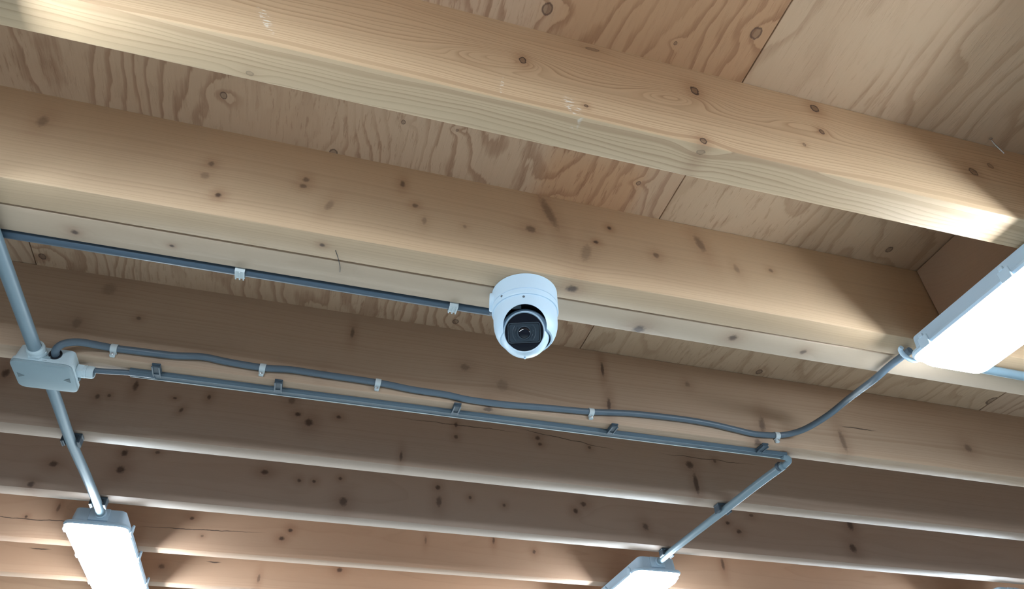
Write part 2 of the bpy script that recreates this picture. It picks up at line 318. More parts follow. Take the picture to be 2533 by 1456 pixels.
KNOTS={0:[(0,-0.3107,0,0.1035,0.0047,0.0073,1,3,0),(0,-0.0345,0,0.1367,0.0064,0.0093,1,3,0),(0,0.1906,0,0.1739,0.0066,0.0092,1,0.6,0),(0,0.182,0,0.1091,0.0044,0.0049,1,2.2,0),(0,-0.0463,0,0.0104,0.0051,0.0059,1,0.5,0),(0,-0.2218,0,0.028,0.0027,0.0029,1,0.2,0),(0,0.4704,0,0.101,0.0072,0.0083,0.8,0.8,0),(0,0.5227,0,0.1328,0.0054,0.0058,0.6,0.3,0),(0,0.1349,0,0.0613,0.0025,0.0034,0.7,0.2,0),(0,-0.1976,0,0.1812,0.0105,0.0036,0.6,1,0),(1,-0.6599,0.0482,0,0.0041,0.003,0.4,0.7,0),(1,-0.0466,0.0123,0,0.0058,0.0037,0.5,0.8,0)],1:[(0,-0.7395,0,0.1101,0.0048,0.0057,0.7,0.6,0),(0,-0.7423,0,0.0807,0.0071,0.0075,0.4,0.6,0),(0,-0.7137,0,0.0434,0.0047,0.0053,1,0.6,0),(0,-0.5918,0,0.1159,0.0052,0.0059,0.7,0.5,0),(0,-0.5937,0,0.0993,0.0057,0.0049,0.7,0.5,0),(0,-0.5466,0,0.0658,0.0059,0.013,0.4,0.8,0.3),(0,-0.4333,0,0.1516,0.0044,0.0083,0.8,0.5,0),(0,-0.4081,0,0.1041,0.005,0.0049,0.7,0.4,0),(0,-0.3902,0,0.0723,0.0042,0.0086,0.4,0.4,0),(0,-0.1652,0,0.153,0.009,0.0384,0.6,0.5,-0.35),(0,-0.2013,0,0.1008,0.0094,0.0081,0.7,1.3,0),(0,-0.0472,0,0.1427,0.0042,0.0044,1,0.3,0),(0,-0.0782,0,0.0995,0.0049,0.0041,1,0.3,0),(0,-0.0999,0,0.0672,0.0097,0.0219,0.4,0.9,0.3),(0,0.0399,0,0.0947,0.0062,0.0064,0.7,0.4,0),(0,0.1403,0,0.1484,0.0084,0.0207,0.6,0.4,-0.3),(0,0.2072,0,0.099,0.0056,0.0112,0.4,0.3,-0.2),(0,0.2852,0,0.1126,0.0049,0.0047,0.6,0.2,0),(0,-0.9931,0,0.1323,0.0074,0.0135,0.5,0.5,0),(0,-0.3204,0,0.076,0.0036,0.0039,0.4,0.5,0),(1,-0.5465,0.0255,0,0.0045,0.0037,0.9,0.8,0),(1,-0.1226,0.026,0,0.0106,0.0087,1,1,0)],2:[(1,-0.9173,0.0355,0,0.0056,0.0048,1,0.7,0),(1,-0.7759,0.0299,0,0.0038,0.0029,1,0.7,0),(1,0.0372,0.0461,0,0.0114,0.0114,1,0.9,0),(1,0.2224,0.0259,0,0.0086,0.0079,0.9,0.8,0),(1,0.3807,0.033,0,0.0064,0.0072,0.8,0.6,0),(1,-0.1894,0.0501,0,0.0065,0.0059,0.6,0.6,0)],3:[(0,-0.8888,0,0.1014,0.0044,0.0041,0.7,0.5,0),(0,-0.9915,0,0.0702,0.0083,0.0117,0.4,0.6,0),(0,-0.469,0,0.1436,0.0043,0.014,0.7,0.4,0),(0,-0.2172,0,0.0958,0.0111,0.0086,0.5,1.5,0),(0,-0.1313,0,0.0628,0.0132,0.0147,0.35,2,0),(0,0.1144,0,0.1456,0.0042,0.0198,0.9,0.4,0),(0,0.1198,0,0.0503,0.005,0.0173,0.9,0.4,0.1),(0,0.3343,0,0.1387,0.0068,0.0073,0.5,0.4,0),(0,-0.5145,0,0.0289,0.0072,0.0117,0.3,0.8,0),(0,0.737,0,0.0379,0.0074,0.0294,0.6,0.5,0),(0,0.5158,0,0.0526,0.0081,0.0213,0.7,0.6,0.2),(0,1.1294,0,0.0676,0.0112,0.0113,0.6,0.5,0),(0,-0.9623,0,0.1624,0.0131,0.0149,0.3,0.5,0),(1,-0.163,0.006,0,0.0104,0.0084,0.8,0.8,0),(1,0.5731,0.028,0,0.0118,0.0108,0.8,0.6,0),(1,0.4913,0,0,0.0086,0.0123,0.8,0.6,0)],4:[(0,-1.2009,0,0.1197,0.0077,0.0108,0.9,0.5,0),(0,-0.9326,0,0.1277,0.0059,0.0132,0.9,0.4,0),(0,-1.0022,0,0.0885,0.0049,0.0064,0.8,0.4,0),(0,-0.9794,0,0.0942,0.004,0.0044,0.8,0.3,0),(0,-0.8418,0,0.1085,0.0043,0.0033,0.9,0.3,0),(0,-0.8207,0,0.0788,0.0042,0.0064,0.9,0.3,0.4),(0,-0.7695,0,0.1217,0.0044,0.0067,0.9,0.3,0),(0,-0.5813,0,0.1409,0.0086,0.0103,0.6,0.5,0),(0,-0.5609,0,0.1052,0.0067,0.0056,1,0.4,0),(0,-0.5321,0,0.0868,0.0095,0.0098,1,0.5,0),(0,-0.4639,0,0.111,0.0059,0.0045,1,0.3,0),(0,-0.4248,0,0.1919,0.0051,0.0048,0.6,0.3,0),(0,-0.1691,0,0.1301,0.0043,0.0071,0.9,0.3,0),(0,-0.168,0,0.0953,0.0052,0.0058,0.8,0.3,0),(0,0.0511,0,0.1205,0.0069,0.006,0.9,0.3,0),(0,0.057,0,0.1035,0.0056,0.0047,0.9,0.3,0),(0,0.1959,0,0.1117,0.0046,0.0049,0.8,0.3,0),(0,0.4886,0,0.0958,0.0115,0.0113,0.9,0.5,0),(0,0.4973,0,0.042,0.0075,0.029,0.9,0.5,0),(0,0.5701,0,0.1165,0.0052,0.0052,0.7,0.3,0),(0,-0.3029,0,0.0245,0.0039,0.0128,0.7,0.3,0)],5:[(0,-1.1749,0,0.0101,0.008,0.0077,0.9,0.5,0),(0,-0.9913,0,0.1184,0.0078,0.0094,1,0.4,0),(0,-0.9868,0,0.0713,0.0104,0.0103,1,0.5,0),(0,-1.1444,0,0.0687,0.01,0.0079,0.9,0.5,0),(0,-0.9127,0,0.1306,0.0059,0.0049,0.8,0.3,0),(0,-0.6308,0,0.1055,0.0096,0.0071,1,0.4,0),(0,-0.5364,0,0.091,0.0054,0.0048,0.9,0.3,0),(0,-0.4962,0,0.093,0.0054,0.0048,0.9,0.3,0),(0,-0.4263,0,0.1094,0.0056,0.0049,0.9,0.3,0),(0,-0.4099,0,0.0428,0.011,0.0129,0.8,0.6,0),(0,-0.1474,0,0.1129,0.0071,0.0075,0.9,0.3,0),(0,-0.0505,0,0.0919,0.0049,0.005,0.8,0.3,0),(0,-0.1419,0,0.0702,0.0082,0.0158,0.7,0.4,0),(0,0.0523,0,0.0788,0.0049,0.005,0.8,0.3,0),(0,0.2763,0,0.0835,0.0078,0.0077,1,0.3,0),(0,0.3032,0,0.1079,0.0093,0.0078,0.9,0.3,0),(0,0.5014,0,0.0553,0.0096,0.0117,0.8,0.4,-0.4),(0,0.7918,0,0.0939,0.0074,0.0056,0.9,0.3,0),(0,0.8261,0,0.0693,0.0089,0.0069,0.9,0.3,0),(0,0.8852,0,0.1283,0.0076,0.0058,0.7,0.3,0),(0,1.2621,0,0.1308,0.0116,0.0185,0.9,0.4,0),(0,1.2428,0,0.051,0.0129,0.0147,0.9,0.4,-0.3)],6:[(0,-1.1986,0,0.0922,0.0041,0.0126,0.7,0.4,0),(0,-1.2707,0,0.0584,0.004,0.0037,0.9,0.2,0),(0,-0.8332,0,0.0953,0.0068,0.005,0.9,0.3,0),(0,-0.5424,0,0.084,0.0072,0.0064,1,0.3,0),(0,-0.563,0,0.0566,0.0083,0.0063,1,0.3,0),(0,-0.7918,0,0.0441,0.0045,0.0037,0.6,0.3,0),(0,0.112,0,0.1086,0.0042,0.0109,0.8,0.3,0),(0,0.2523,0,0.0822,0.0057,0.0068,0.8,0.3,0),(0,-0.1163,0,0.0902,0.0039,0.0119,0.5,0.3,0),(0,1.3791,0,0.1622,0.011,0.0066,0.9,0.3,0),(0,0.9637,0,0.0953,0.0066,0.0211,0.8,0.3,0)],7:[(0,-0.3601,0,0.0808,0.0096,0.0083,0.9,0.4,0),(0,-0.9302,0,0.0498,0.0097,0.008,0.7,0.3,0),(0,-0.6213,0,0.0331,0.0051,0.0134,0.6,0.3,0)]}
PLYKNOTS=[(0.2194, 0.4983, 0.0072), (0.5385, 0.4509, 0.0074), (0.4271, 0.499, 0.0025), (-0.239, 0.7772, 0.0051), (0.0488, 0.7533, 0.0033), (0.1394, 0.746, 0.0021), (0.4866, 0.7755, 0.0037), (1.06, 0.8081, 0.0059), (-0.5918, 1.2628, 0.0063), (-0.0579, 0.8493, 0.0063), (0.2523, 1.2636, 0.0064), (1.7328, 1.2437, 0.0135), (1.037, 1.2751, 0.0073)]
FLEX=[(-0.5, 1.285, 0.7945), (-0.4894, 1.285, 0.8094), (-0.458, 1.285, 0.8197), (-0.4073, 1.285, 0.8231), (-0.3664, 1.285, 0.8236), (-0.3007, 1.285, 0.8246), (-0.2499, 1.285, 0.8305), (-0.2034, 1.285, 0.8269), (-0.1332, 1.285, 0.8241), (-0.0788, 1.285, 0.8283), (-0.0143, 1.285, 0.8271), (0.0973, 1.285, 0.8253), (0.1697, 1.285, 0.8197), (0.2389, 1.285, 0.8184), (0.2917, 1.285, 0.8134), (0.3722, 1.285, 0.8133), (0.4642, 1.285, 0.8187), (0.5706, 1.285, 0.8239), (0.6675, 1.285, 0.8336), (0.7892, 1.285, 0.8371), (0.8717, 1.285, 0.8347), (0.9336, 1.285, 0.8282), (0.9859, 1.285, 0.8234), (1.0436, 1.285, 0.8279)]
FREE=[(1.0436, 1.285, 0.8279), (1.0763, 1.27, 0.8295), (1.0928, 1.23, 0.8261), (1.1015, 1.165, 0.8236), (1.0998, 1.09, 0.8211), (1.0651, 0.9777, 0.7915), (1.0647, 0.9267, 0.7925), (1.0665, 0.8932, 0.7925), (1.0672, 0.8692, 0.7915)]

# ---------------------------------------------------------------- structure
ZB, ZC = G + .804, G + 1.0          # underside of joists, underside of plywood
X0, X1 = -2.3, 4.0                  # joists run along x
bm = bmesh.new(); box(bm, -3.2, 5.0, -2.6, 6.6, -.12, 0)
fl = done(bm, 'floor', concrete()); fl['kind'] = 'structure'

ceil = empty('ceiling', (0, 0, ZC)); ceil['kind'] = 'structure'
W4 = 1.172; SEAM = .563
row0, row1, row2 = -1.9, 1.626, 5.2
cols = [(SEAM - 2 * W4, SEAM - W4), (SEAM - W4, SEAM), (SEAM, SEAM + W4), (SEAM + W4, SEAM + 2 * W4), (SEAM + 2 * W4, X1 + .0)]
PE = (.64, .47, .345); PL = (.36, .22, .14)
for ri, (ya, yb) in enumerate(((row0, row1), (row1, row2))):
    for ci, (xa, xb) in enumerate(cols):
        bm = bmesh.new(); g = .0012
        dz = .0 if (ri + ci) % 2 else .001
        box(bm, xa + g, xb - g, ya + g, yb - g, dz, .018 + dz, .0006, 1)
        kn = [k for k in PLYKNOTS if xa < k[0] < xb and ya < k[1] < yb]
        if ri == 0 and ci == 1:
            mt = plywood('plywood_tan', 3, (.66, .47, .33), (.40, .235, .145), kn, 1.5, 1.2, 8.5, bands=[(.27, .56, -.5, .60, (.90, .78, .66), .10), (.33, .47, .78, .86, (.98, .84, .72), .05)])
        elif ri == 0 and ci == 2:
            mt = plywood('plywood_pale', 8, (.66, .485, .34), (.43, .275, .17), kn, 1.1, 1.3, 6.0, slope=1.0)
        else:
            mt = plywood('plywood_%s' % 'abcdefghij'[ri * 5 + ci], 11 + ri * 7 + ci * 3, PE, PL, kn, 1.2, .9, 7.5)
        o = done(bm, 'plywood_sheet', mt, ceil)

NEAR = [.5345, .8495, .9075, 1.2925, 1.602, 1.938, 2.282, 2.593, 2.925, 3.26, 3.595, 3.93, 4.265, 4.6]
TH = [.0585, .0555, .0575, .048, .0495, .0505, .045, .045] + [.046] * 6
LAB = ['rough pine joist with swirling grain and white scuffs, nearest the top of the photo',
 'near half of the doubled pine joist, which the white dome camera hangs under',
 'far half of the doubled pine joist, with a blue-grey conduit along its far edge',
 'pine joist carrying the clipped grey flex and the slate trunking',
 'knotty shaded pine joist just behind the slate trunking',
 'shaded pine joist just in front of the ends of the two lower lamps',
 'first pine joist above the lit lower lamps, with a long hairline crack',
 'second pine joist above the lower lamps, with short curved dark checks',
 'pine joist at the very bottom edge of the photo']
JP = [dict(soft=False, wk=1.0, pith=(.30, .37), freq=190, contrast=1.15, amp=.014, early=(.69, .505, .32), late=(.46, .29, .17), scuffs=[(-.652, .053, .006, .034, -.45), (-.242, .018, .011, .024, -.45), (-.342, .03, .003, .02, .1)]),
 dict(pith=(.28, -.24), freq=200, contrast=.5, amp=.009, early=(.63, .455, .295), late=(.44, .285, .19)),
 dict(pith=(.02, .35), freq=220, contrast=.30, amp=.007, early=(.60, .47, .35), late=(.44, .32, .22)),
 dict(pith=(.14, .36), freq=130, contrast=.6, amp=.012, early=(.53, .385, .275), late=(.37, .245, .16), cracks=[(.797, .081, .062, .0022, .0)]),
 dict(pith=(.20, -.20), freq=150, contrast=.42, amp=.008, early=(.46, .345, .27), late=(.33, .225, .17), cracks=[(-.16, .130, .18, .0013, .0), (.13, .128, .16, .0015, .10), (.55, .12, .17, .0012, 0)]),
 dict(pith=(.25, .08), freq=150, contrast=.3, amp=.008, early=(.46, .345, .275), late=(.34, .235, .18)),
 dict(pith=(.18, .10), freq=150, contrast=.45, amp=.008, early=(.60, .39, .265), late=(.44, .26, .165), cracks=[(-1.25, .053, .17, .0018, 0), (-.80, .063, .19, .0018, -.04)]),
 dict(pith=(.18, .10), freq=150, contrast=.45, amp=.008, early=(.62, .40, .265), late=(.44, .26, .165), cracks=[(-1.30, .078, .034, .0026, 0), (-.775, .077, .026, .0024, 0)])]
def joist(y, th, mat, label, up=0.0):
    bm = bmesh.new()
    # split along the length with slight bow so that edges are not ruler straight
    n = 24; rows = []
    r = .0032 if y < 1.4 else .0014
    prof = [(0, .196), (0, r), (r * .3, r * .3), (r, 0), (th - r, 0), (th - r * .3, r * .3), (th, r), (th, .196)]
    for i in range(n + 1):
        x = X0 + (X1 - X0) * i / n - .5
        rows.append([bm.verts.new((x, a, b)) for a, b in prof])
    for a, b in zip(rows, rows[1:]):
        for k in range(len(prof)): bm.faces.new((a[k], a[(k + 1) % len(prof)], b[(k + 1) % len(prof)], b[k]))
    bm.faces.new(rows[0]); bm.faces.new(rows[-1])
    o = done(bm, 'ceiling_joist', mat, None, (.5, y, ZB + up), smooth=35)
    tag(o, label, 'joist', 'pine ceiling joists')
    return o
KNOTS[0] = [tuple(k[:7]) + (min(k[7], .5), k[8]) for k in KNOTS[0]] + [(0, -.3422, 0, .0962, .0120, .0075, 0, 4.2, -.12), (0, -.0761, 0, .1061, .0110, .0070, 0, 3.8, -.12), (0, .1492, 0, .1163, .0100, .0060, 0, 3.2, -.12)]
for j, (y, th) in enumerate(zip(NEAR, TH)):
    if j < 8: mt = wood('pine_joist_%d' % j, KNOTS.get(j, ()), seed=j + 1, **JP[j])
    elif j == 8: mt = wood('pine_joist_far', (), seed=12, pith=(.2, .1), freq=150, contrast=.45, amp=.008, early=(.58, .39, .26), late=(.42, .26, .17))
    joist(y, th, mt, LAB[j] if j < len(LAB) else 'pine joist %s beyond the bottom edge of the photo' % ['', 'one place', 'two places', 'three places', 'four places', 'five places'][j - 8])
for y, wd in ((.168, 'first'), (-.12, 'second'), (-.43, 'third'), (-.74, 'fourth'), (-1.05, 'fifth')):
    joist(y, .055, mt, wd + ' pine joist overhead beyond the top edge of the photo')

# blocking piece between the first joist and the doubled joist
bm = bmesh.new(); box(bm, 0, .05, .002, NEAR[1] - NEAR[0] - TH[0] - .002, .004, .1945, .002, 1)
o = done(bm, 'blocking_board', wood('pine_blocking', [(0, .03, .03, .10, .004, .005, .9, .3, 0)], seed=21, pith=(.1, .4), freq=120, contrast=.3, early=(.55, .40, .29), late=(.40, .27, .19)), None, (1.157, NEAR[0] + TH[0], ZB))
tag(o, 'short plain pine blocking board between two joists above the right lamp', 'blocking')

# ---------------------------------------------------------------- lamps
def lamp(name_label, x, y, rot, length=1.19):
    root = empty('batten_lamp', (x, y, ZB), (0, 0, rot)); tag(root, name_label, 'lamp', 'sealed batten lamps under the joists')
    L = length
    bm = bmesh.new()
    loft(bm, [(rrect(.054, .010, L - .010, .010), -.0004), (rrect(.0605, .004, L - .004, .013), -.0035), (rrect(.064, .002, L - .002, .015), -.034),
              (rrect(.064, .002, L - .002, .015), -.036), (rrect(.078, -.004, L + .004, .022), -.039), (rrect(.0795, -.005, L + .005, .023), -.044), (rrect(.077, -.003, L + .003, .022), -.0485)])
    done(bm, 'housing', M_house, root, smooth=30)
    # raised end panel with the cable entry
    bm = bmesh.new(); box(bm, -.024, .024, -.0015, .012, -.035, -.003, .002, 2)
    lathe(bm, [(0, -.007), (.0105, -.007), (.0135, -.005), (.0135, .004), (0, .004)], 24, frame((.004, -.001, -.018), (0, 1, 0)))
    done(bm, 'cable_entry', M_house, root, smooth=35)
    # diffuser
    bm = bmesh.new()
    loft(bm, [(rrect(.0730, .003, L - .003, .018), -.048), (rrect(.0705, .006, L - .006, .018), -.0575), (rrect(.0685, .008, L - .008, .018), -.062), (rrect(.0640, .012, L - .012, .018), -.0685), (rrect(.0555, .019, L - .019, .016), -.0715)], cap0=False)
    bmesh.ops.bisect_plane(bm, geom=bm.verts[:] + bm.edges[:] + bm.faces[:], plane_co=(0, .015, 0), plane_no=(0, 1, 0))
    bmesh.ops.bisect_plane(bm, geom=bm.verts[:] + bm.edges[:] + bm.faces[:], plane_co=(0, L - .015, 0), plane_no=(0, 1, 0))
    for cy in (.055, L - .055): bmesh.ops.bisect_plane(bm, geom=bm.verts[:] + bm.edges[:] + bm.faces[:], plane_co=(0, cy, 0), plane_no=(0, 1, 0))
    for f in bm.faces:
        c = f.calc_center_median()
        f.material_index = 1 if (c.y < .015 or c.y > L - .015) else (2 if (c.y < .055 or c.y > L - .055) else 0)
        if c.z > -.0570: f.material_index = 1
    done(bm, 'diffuser', [M_diff, M_diffend, M_diffdim], root, smooth=40)
    # latches along both long sides
    for sx in (-1, 1):
        for yy in (.045, .235, .46, .70, .93, 1.145):
            bm = bmesh.new(); box(bm, -.0022, .0022, -.011, .011, -.052, -.030, .001, 1)
            box(bm, -.0018, .0035, -.005, .004, -.032, -.024, .001, 1)
            lt = done(bm, 'latch', M_house, root, (sx * .0805, yy, 0))
            if sx < 0: lt.rotation_euler = (0, 0, PI)
    return root
lampA = lamp('lit batten lamp at bottom left, joined by conduit to the junction box', -.5195, 2.02, 0)
lampB = lamp('lit batten lamp at the bottom centre-right, at the end of the slanting conduit', 1.0675, 2.02, 0)
lampC = lamp('lit batten lamp at the right edge, with the loose flex running into its end', 1.115, .853, PI)
lampD = lamp('batten lamp just outside the left edge, above the junction box conduit', -.527, .615, PI)
lampE = lamp('batten lamp whose pale corner shows in the bottom right corner', 2.44, 2.015, 0)
# loop bracket on the end of the right lamp
bm = bmesh.new()
loopc = Vector((.066, -.004, -.030))
tube(bm, [loopc + Vector((.014 * math.cos(a) * .9, -.011 * abs(math.sin(a)) ** .8 - .002, .000 + .012 * math.cos(a))) for a in [PI * k / 16 for k in range(17)]], .0045, 10)
done(bm, 'hanging_loop', M_house, lampC, smooth=50)

# ---------------------------------------------------------------- conduits, cables, box, trunking
def conduit(label, pts, r, mat, n=5, cat='conduit', group=None, name='conduit', seg=18):
    c = Vector(pts[0]); bm = bmesh.new(); P = smooth_path(pts, n) if len(pts) > 2 else [Vector(p) for p in pts]
    tube(bm, [p - c for p in P], r, seg)
    o = done(bm, name, mat, None, c, smooth=50); tag(o, label, cat, group); return o
CZ = ZB - .017
conduit('light grey conduit rising from the junction box out of the left edge', [(-.527, .66, CZ), (-.527, .95, CZ), (-.527, 1.272, CZ - .001)], .0112, M_cond)
conduit('light grey conduit from the junction box down to the bottom left lamp', [(-.5255, 1.362, ZB - .014), (-.5235, 1.46, CZ), (-.5245, 1.62, CZ), (-.519, 1.78, CZ), (-.5155, 1.94, CZ), (-.5155, 2.012, CZ - .001)], .0105, M_cond)
conduit('slanting grey conduit from the trunking end to the bottom centre lamp', [(1.091, 1.352, ZB - .016), (1.0835, 1.45, CZ), (1.0795, 1.615, CZ), (1.0745, 1.80, CZ), (1.0715, 1.94, CZ), (1.0715, 2.012, CZ - .001)], .0100, M_cond)
el = conduit('short bent cable piece joining the trunking end to the slanting conduit', [(1.074, 1.326, ZB - .0075), (1.088, 1.327, ZB - .0090), (1.0955, 1.333, ZB - .012), (1.0945, 1.344, ZB - .015), (1.0915, 1.362, ZB - .0165)], .0072, M_cond, name='cable_elbow', cat='cable')
bm = bmesh.new(); lathe(bm, [(.0075, -.003), (.0112, -.003), (.0112, .004), (.0075, .004)], 20, frame((.0135, .036, -.0072), (-.07, 1, -.01)), close=True)
done(bm, 'collar', M_clip, el, smooth=40)
conduit('dark blue-grey conduit along the far edge of the doubled joist', [(-2.2, .978, ZB + .006), (-.6, .978, ZB + .006), (0, .978, ZB + .006), (.235, .978, ZB + .006), (.262, .972, ZB + .003), (.285, .962, ZB - .006)], .0088, M_dcond)
conduit('pale blue conduit continuing rightwards behind the right lamp', [(1.16, .888, ZB - .010), (1.6, .893, ZB - .010), (2.3, .893, ZB - .010), (3.6, .893, ZB - .010)], .0095, M_cond)
flexpts = [(-.499, 1.262, G + .7790), (-.4985, 1.272, G + .7900)] + [(x, y, G + z) for x, y, z in FLEX[1:]] + [(x, y, G + z) for x, y, z in FREE[1:]] + [(1.080, .856, G + .786)]
flexpts = [(-.4975, 1.287, G + .7895)] + [(-.4955, 1.268, G + .792)] + [(-.486, 1.262, G + .803), (-.465, 1.266, G + .814), (-.435, 1.278, G + .8205)] + [(x, y, G + z) for x, y, z in FLEX[3:]] + [(x, y, G + z) for x, y, z in FREE[1:]] 
conduit('wavy grey flex clipped along a joist then curving up to the right lamp', flexpts, .0070, M_flex, n=6, name='flex_cable', cat='cable')
conduit('grey cable from the side gland of the junction box into the trunking', [(-.475, 1.327, ZB - .0100), (-.43, 1.3265, ZB - .0095), (-.378, 1.3255, ZB - .0060), (-.33, 1.3255, ZB - .0055)], .0054, M_flex, name='cable', cat='cable')

# trunking: an open channel under the far edge of the joist
tx0, tx1 = -.3765, 1.083
bm = bmesh.new()
ty0, ty1, tz = 1.3160, 1.3350, -.0078
pr = [(ty0, -.0002), (ty0, tz + .0035), (ty0 + .004, tz), (ty1 - .0015, tz), (ty1, tz + .0015), (ty1, -.0002), (ty1 - .0018, -.0002), (ty1 - .0018, tz + .0020), (ty0 + .0046, tz + .0018), (ty0 + .0018, tz + .0045), (ty0 + .0018, -.0002)]
r0 = [bm.verts.new((0, a - 1.31, b)) for a, b in pr]; r1 = [bm.verts.new((tx1 - tx0, a - 1.31, b)) for a, b in pr]
for k in range(len(pr)): bm.faces.new((r0[k], r0[(k + 1) % len(pr)], r1[(k + 1) % len(pr)], r1[k]))
bm.faces.new(r0); bm.faces.new(r1)
tr = done(bm, 'cable_trunking', M_trunk, None, (tx0, 1.31, ZB)); tag(tr, 'long slate trunking strip under the joist, from box side to slanting conduit', 'trunking')
bm = bmesh.new(); box(bm, 0, tx1 - tx0, .0240, .0256, -.0090, -.0074)
done(bm, 'highlight_strip', plastic('painted_highlight', (.62, .66, .66), .3, .04), tr)['label'] = 'pale strip painted as a highlight along the lower edge of the trunking'  # light catching the lower edge is painted as a pale strip
bm = bmesh.new(); box(bm, 0, tx1 - tx0, .0100, .0107, -.0084, -.0076)
done(bm, 'ridge', M_cond, tr)

def tclip(x, label):
    root = empty('trunking_clip', (x, 1.30, ZB)); tag(root, label, 'clip', 'dark clips holding the trunking')
    bm = bmesh.new(); box(bm, -.0078, .0078, -.0135, .0180, -.0040, -.0003, .0006, 1); box(bm, -.0070, .0070, -.0110, .0150, -.0085, -.0030, .0012, 2)
    done(bm, 'clip_body', M_clip, root)
    bm = bmesh.new()
    for s in (-1, 1): box(bm, s * .0062 - .0012, s * .0062 + .0012, -.0128, .0215, -.0105, -.0080, .0004, 1)
    box(bm, -.0050, .0050, .0120, .0205, -.0100, -.0082, .0005, 1)
    done(bm, 'clip_rib', M_trunk, root)
tclip(-.3264, 'dark trunking clip nearest the junction box'); tclip(-.0977, 'second dark trunking clip from the junction box')
tclip(.2685, 'dark trunking clip roughly below the dome camera'); tclip(.6265, 'dark trunking clip between camera and slanting conduit'); tclip(1.0067, 'dark trunking clip beside the right end of the trunking')

def wclip(x, z, label, tilt=0):
    root = empty('cable_clip', (x, 1.2925, G + z), (0, tilt, 0)); tag(root, label, 'clip', 'white nailed clips on the grey flex')
    bm = bmesh.new(); W = .0058
    arc = [(-.0010, .0150)] + [(-.0075 - .0088 * math.sin(a), .0088 * math.cos(a)) for a in [PI * k / 10 for k in range(11)]] + [(-.0012, -.0088)]
    arc = [(-.0008, .0088)] + arc[1:-1] + [(-.0008, -.0088)]
    inn = [(a * .80 - .0002, b * .82) for a, b in arc]
    ring = arc + inn[::-1]
    A = [bm.verts.new((-W, a, b)) for a, b in ring]; B = [bm.verts.new((W, a, b)) for a, b in ring]; n = len(ring)
    for k in range(n): bm.faces.new((A[k], A[(k + 1) % n], B[(k + 1) % n], B[k]))
    h = len(arc)
    for k in range(h - 1):
        bm.faces.new((A[k], A[k + 1], A[n - 2 - k], A[n - 1 - k])); bm.faces.new((B[k], B[k + 1], B[n - 2 - k], B[n - 1 - k]))
    box(bm, -W * .8, W * .8, -.0075, -.0003, -.0165, -.0085, .001, 1)
    done(bm, 'saddle', M_wclip, root, smooth=40)
    bm = bmesh.new(); lathe(bm, [(0, 0), (.0022, 0), (.0022, .0016), (0, .002)], 12, frame((0, -.0072, -.0125), (0, -1, -.2)))
    done(bm, 'nail', M_steel, root)
wclip(-.4072, .8227, 'white cable clip nearest the junction box'); wclip(-.1332, .8238, 'second white cable clip from the junction box', .03)
wclip(.0972, .8249, 'third white cable clip, left of the dome camera', .06); wclip(.5704, .8235, 'white cable clip below and right of the dome camera'); wclip(1.0419, .8265, 'last white cable clip, where the flex leaves the joist', -.05)

def jclip(x, label):
    root = empty('conduit_clip', (x, .978, ZB + .006)); tag(root, label, 'clip', 'pale metal clips on the dark conduit')
    bm = bmesh.new(); W = .0078; R = .0102
    arc = [(-.0128, .010), (-.0128, -.002)] + [(R * math.cos(a), R * math.sin(a)) for a in [PI + .25 + (PI + .4) * k / 12 for k in range(13)]]
    arc = [( -.0118, .0060), (-.0118, -.0060), (-.0100, -.0108), (.0060, -.0108), (.0105, -.0080), (.0105, .0080)]
    inn = [(-.0104, .0060), (-.0104, -.0056), (-.0092, -.0096), (.0054, -.0096), (.0093, -.0074), (.0093, .0080)]
    ring = arc + inn[::-1]; n = len(ring); h = len(arc)
    A = [bm.verts.new((-W, a, b)) for a, b in ring]; B = [bm.verts.new((W, a, b)) for a, b in ring]
    for k in range(n): bm.faces.new((A[k], A[(k + 1) % n], B[(k + 1) % n], B[k]))
    for k in range(h - 1):
        bm.faces.new((A[k], A[k + 1], A[n - 2 - k], A[n - 1 - k])); bm.faces.new((B[k], B[k + 1], B[n - 2 - k], B[n - 1 - k]))
    done(bm, 'saddle', M_wclip, root)
    bm = bmesh.new()
    for dx in (-.0072, -.0010, .0050): box(bm, dx, dx + .0022, -.0095, .0100, -.0122, -.0106, .0003, 1)
    done(bm, 'rib', M_wclip, root)
jclip(-.1720, 'pale ribbed clip on the dark conduit, left of the two'); jclip(.1895, 'pale ribbed clip on the dark conduit, beside the dome camera')

def uclip(x, y, label):
    root = empty('conduit_clip', (x, y, ZB)); tag(root, label, 'clip', 'dark saddle clips under the light conduits')
    bm = bmesh.new(); box(bm, -.0195, .0195, -.0125, .0125, -.0052, -.0003, .0008, 1)
    done(bm, 'base', M_clip, root)
    for s in (-1, 1):
        bm = bmesh.new(); box(bm, s * .0160 - .0032, s * .0160 + .0032, -.0125, .0125, -.0215, -.0050, .0010, 1)
        box(bm, s * .0175 - .0012, s * .0175 + .0012, -.0128, .0128, -.0225, -.0213)
        done(bm, 'arm', M_clip, root)
uclip(-.5245, 1.627, 'dark saddle clip halfway along the left lamp conduit'); uclip(-.5155, 1.962, 'dark saddle clip just above the bottom left lamp')
uclip(1.079, 1.627, 'dark saddle clip halfway along the slanting conduit'); uclip(1.0715, 1.962, 'dark saddle clip just above the bottom centre lamp')

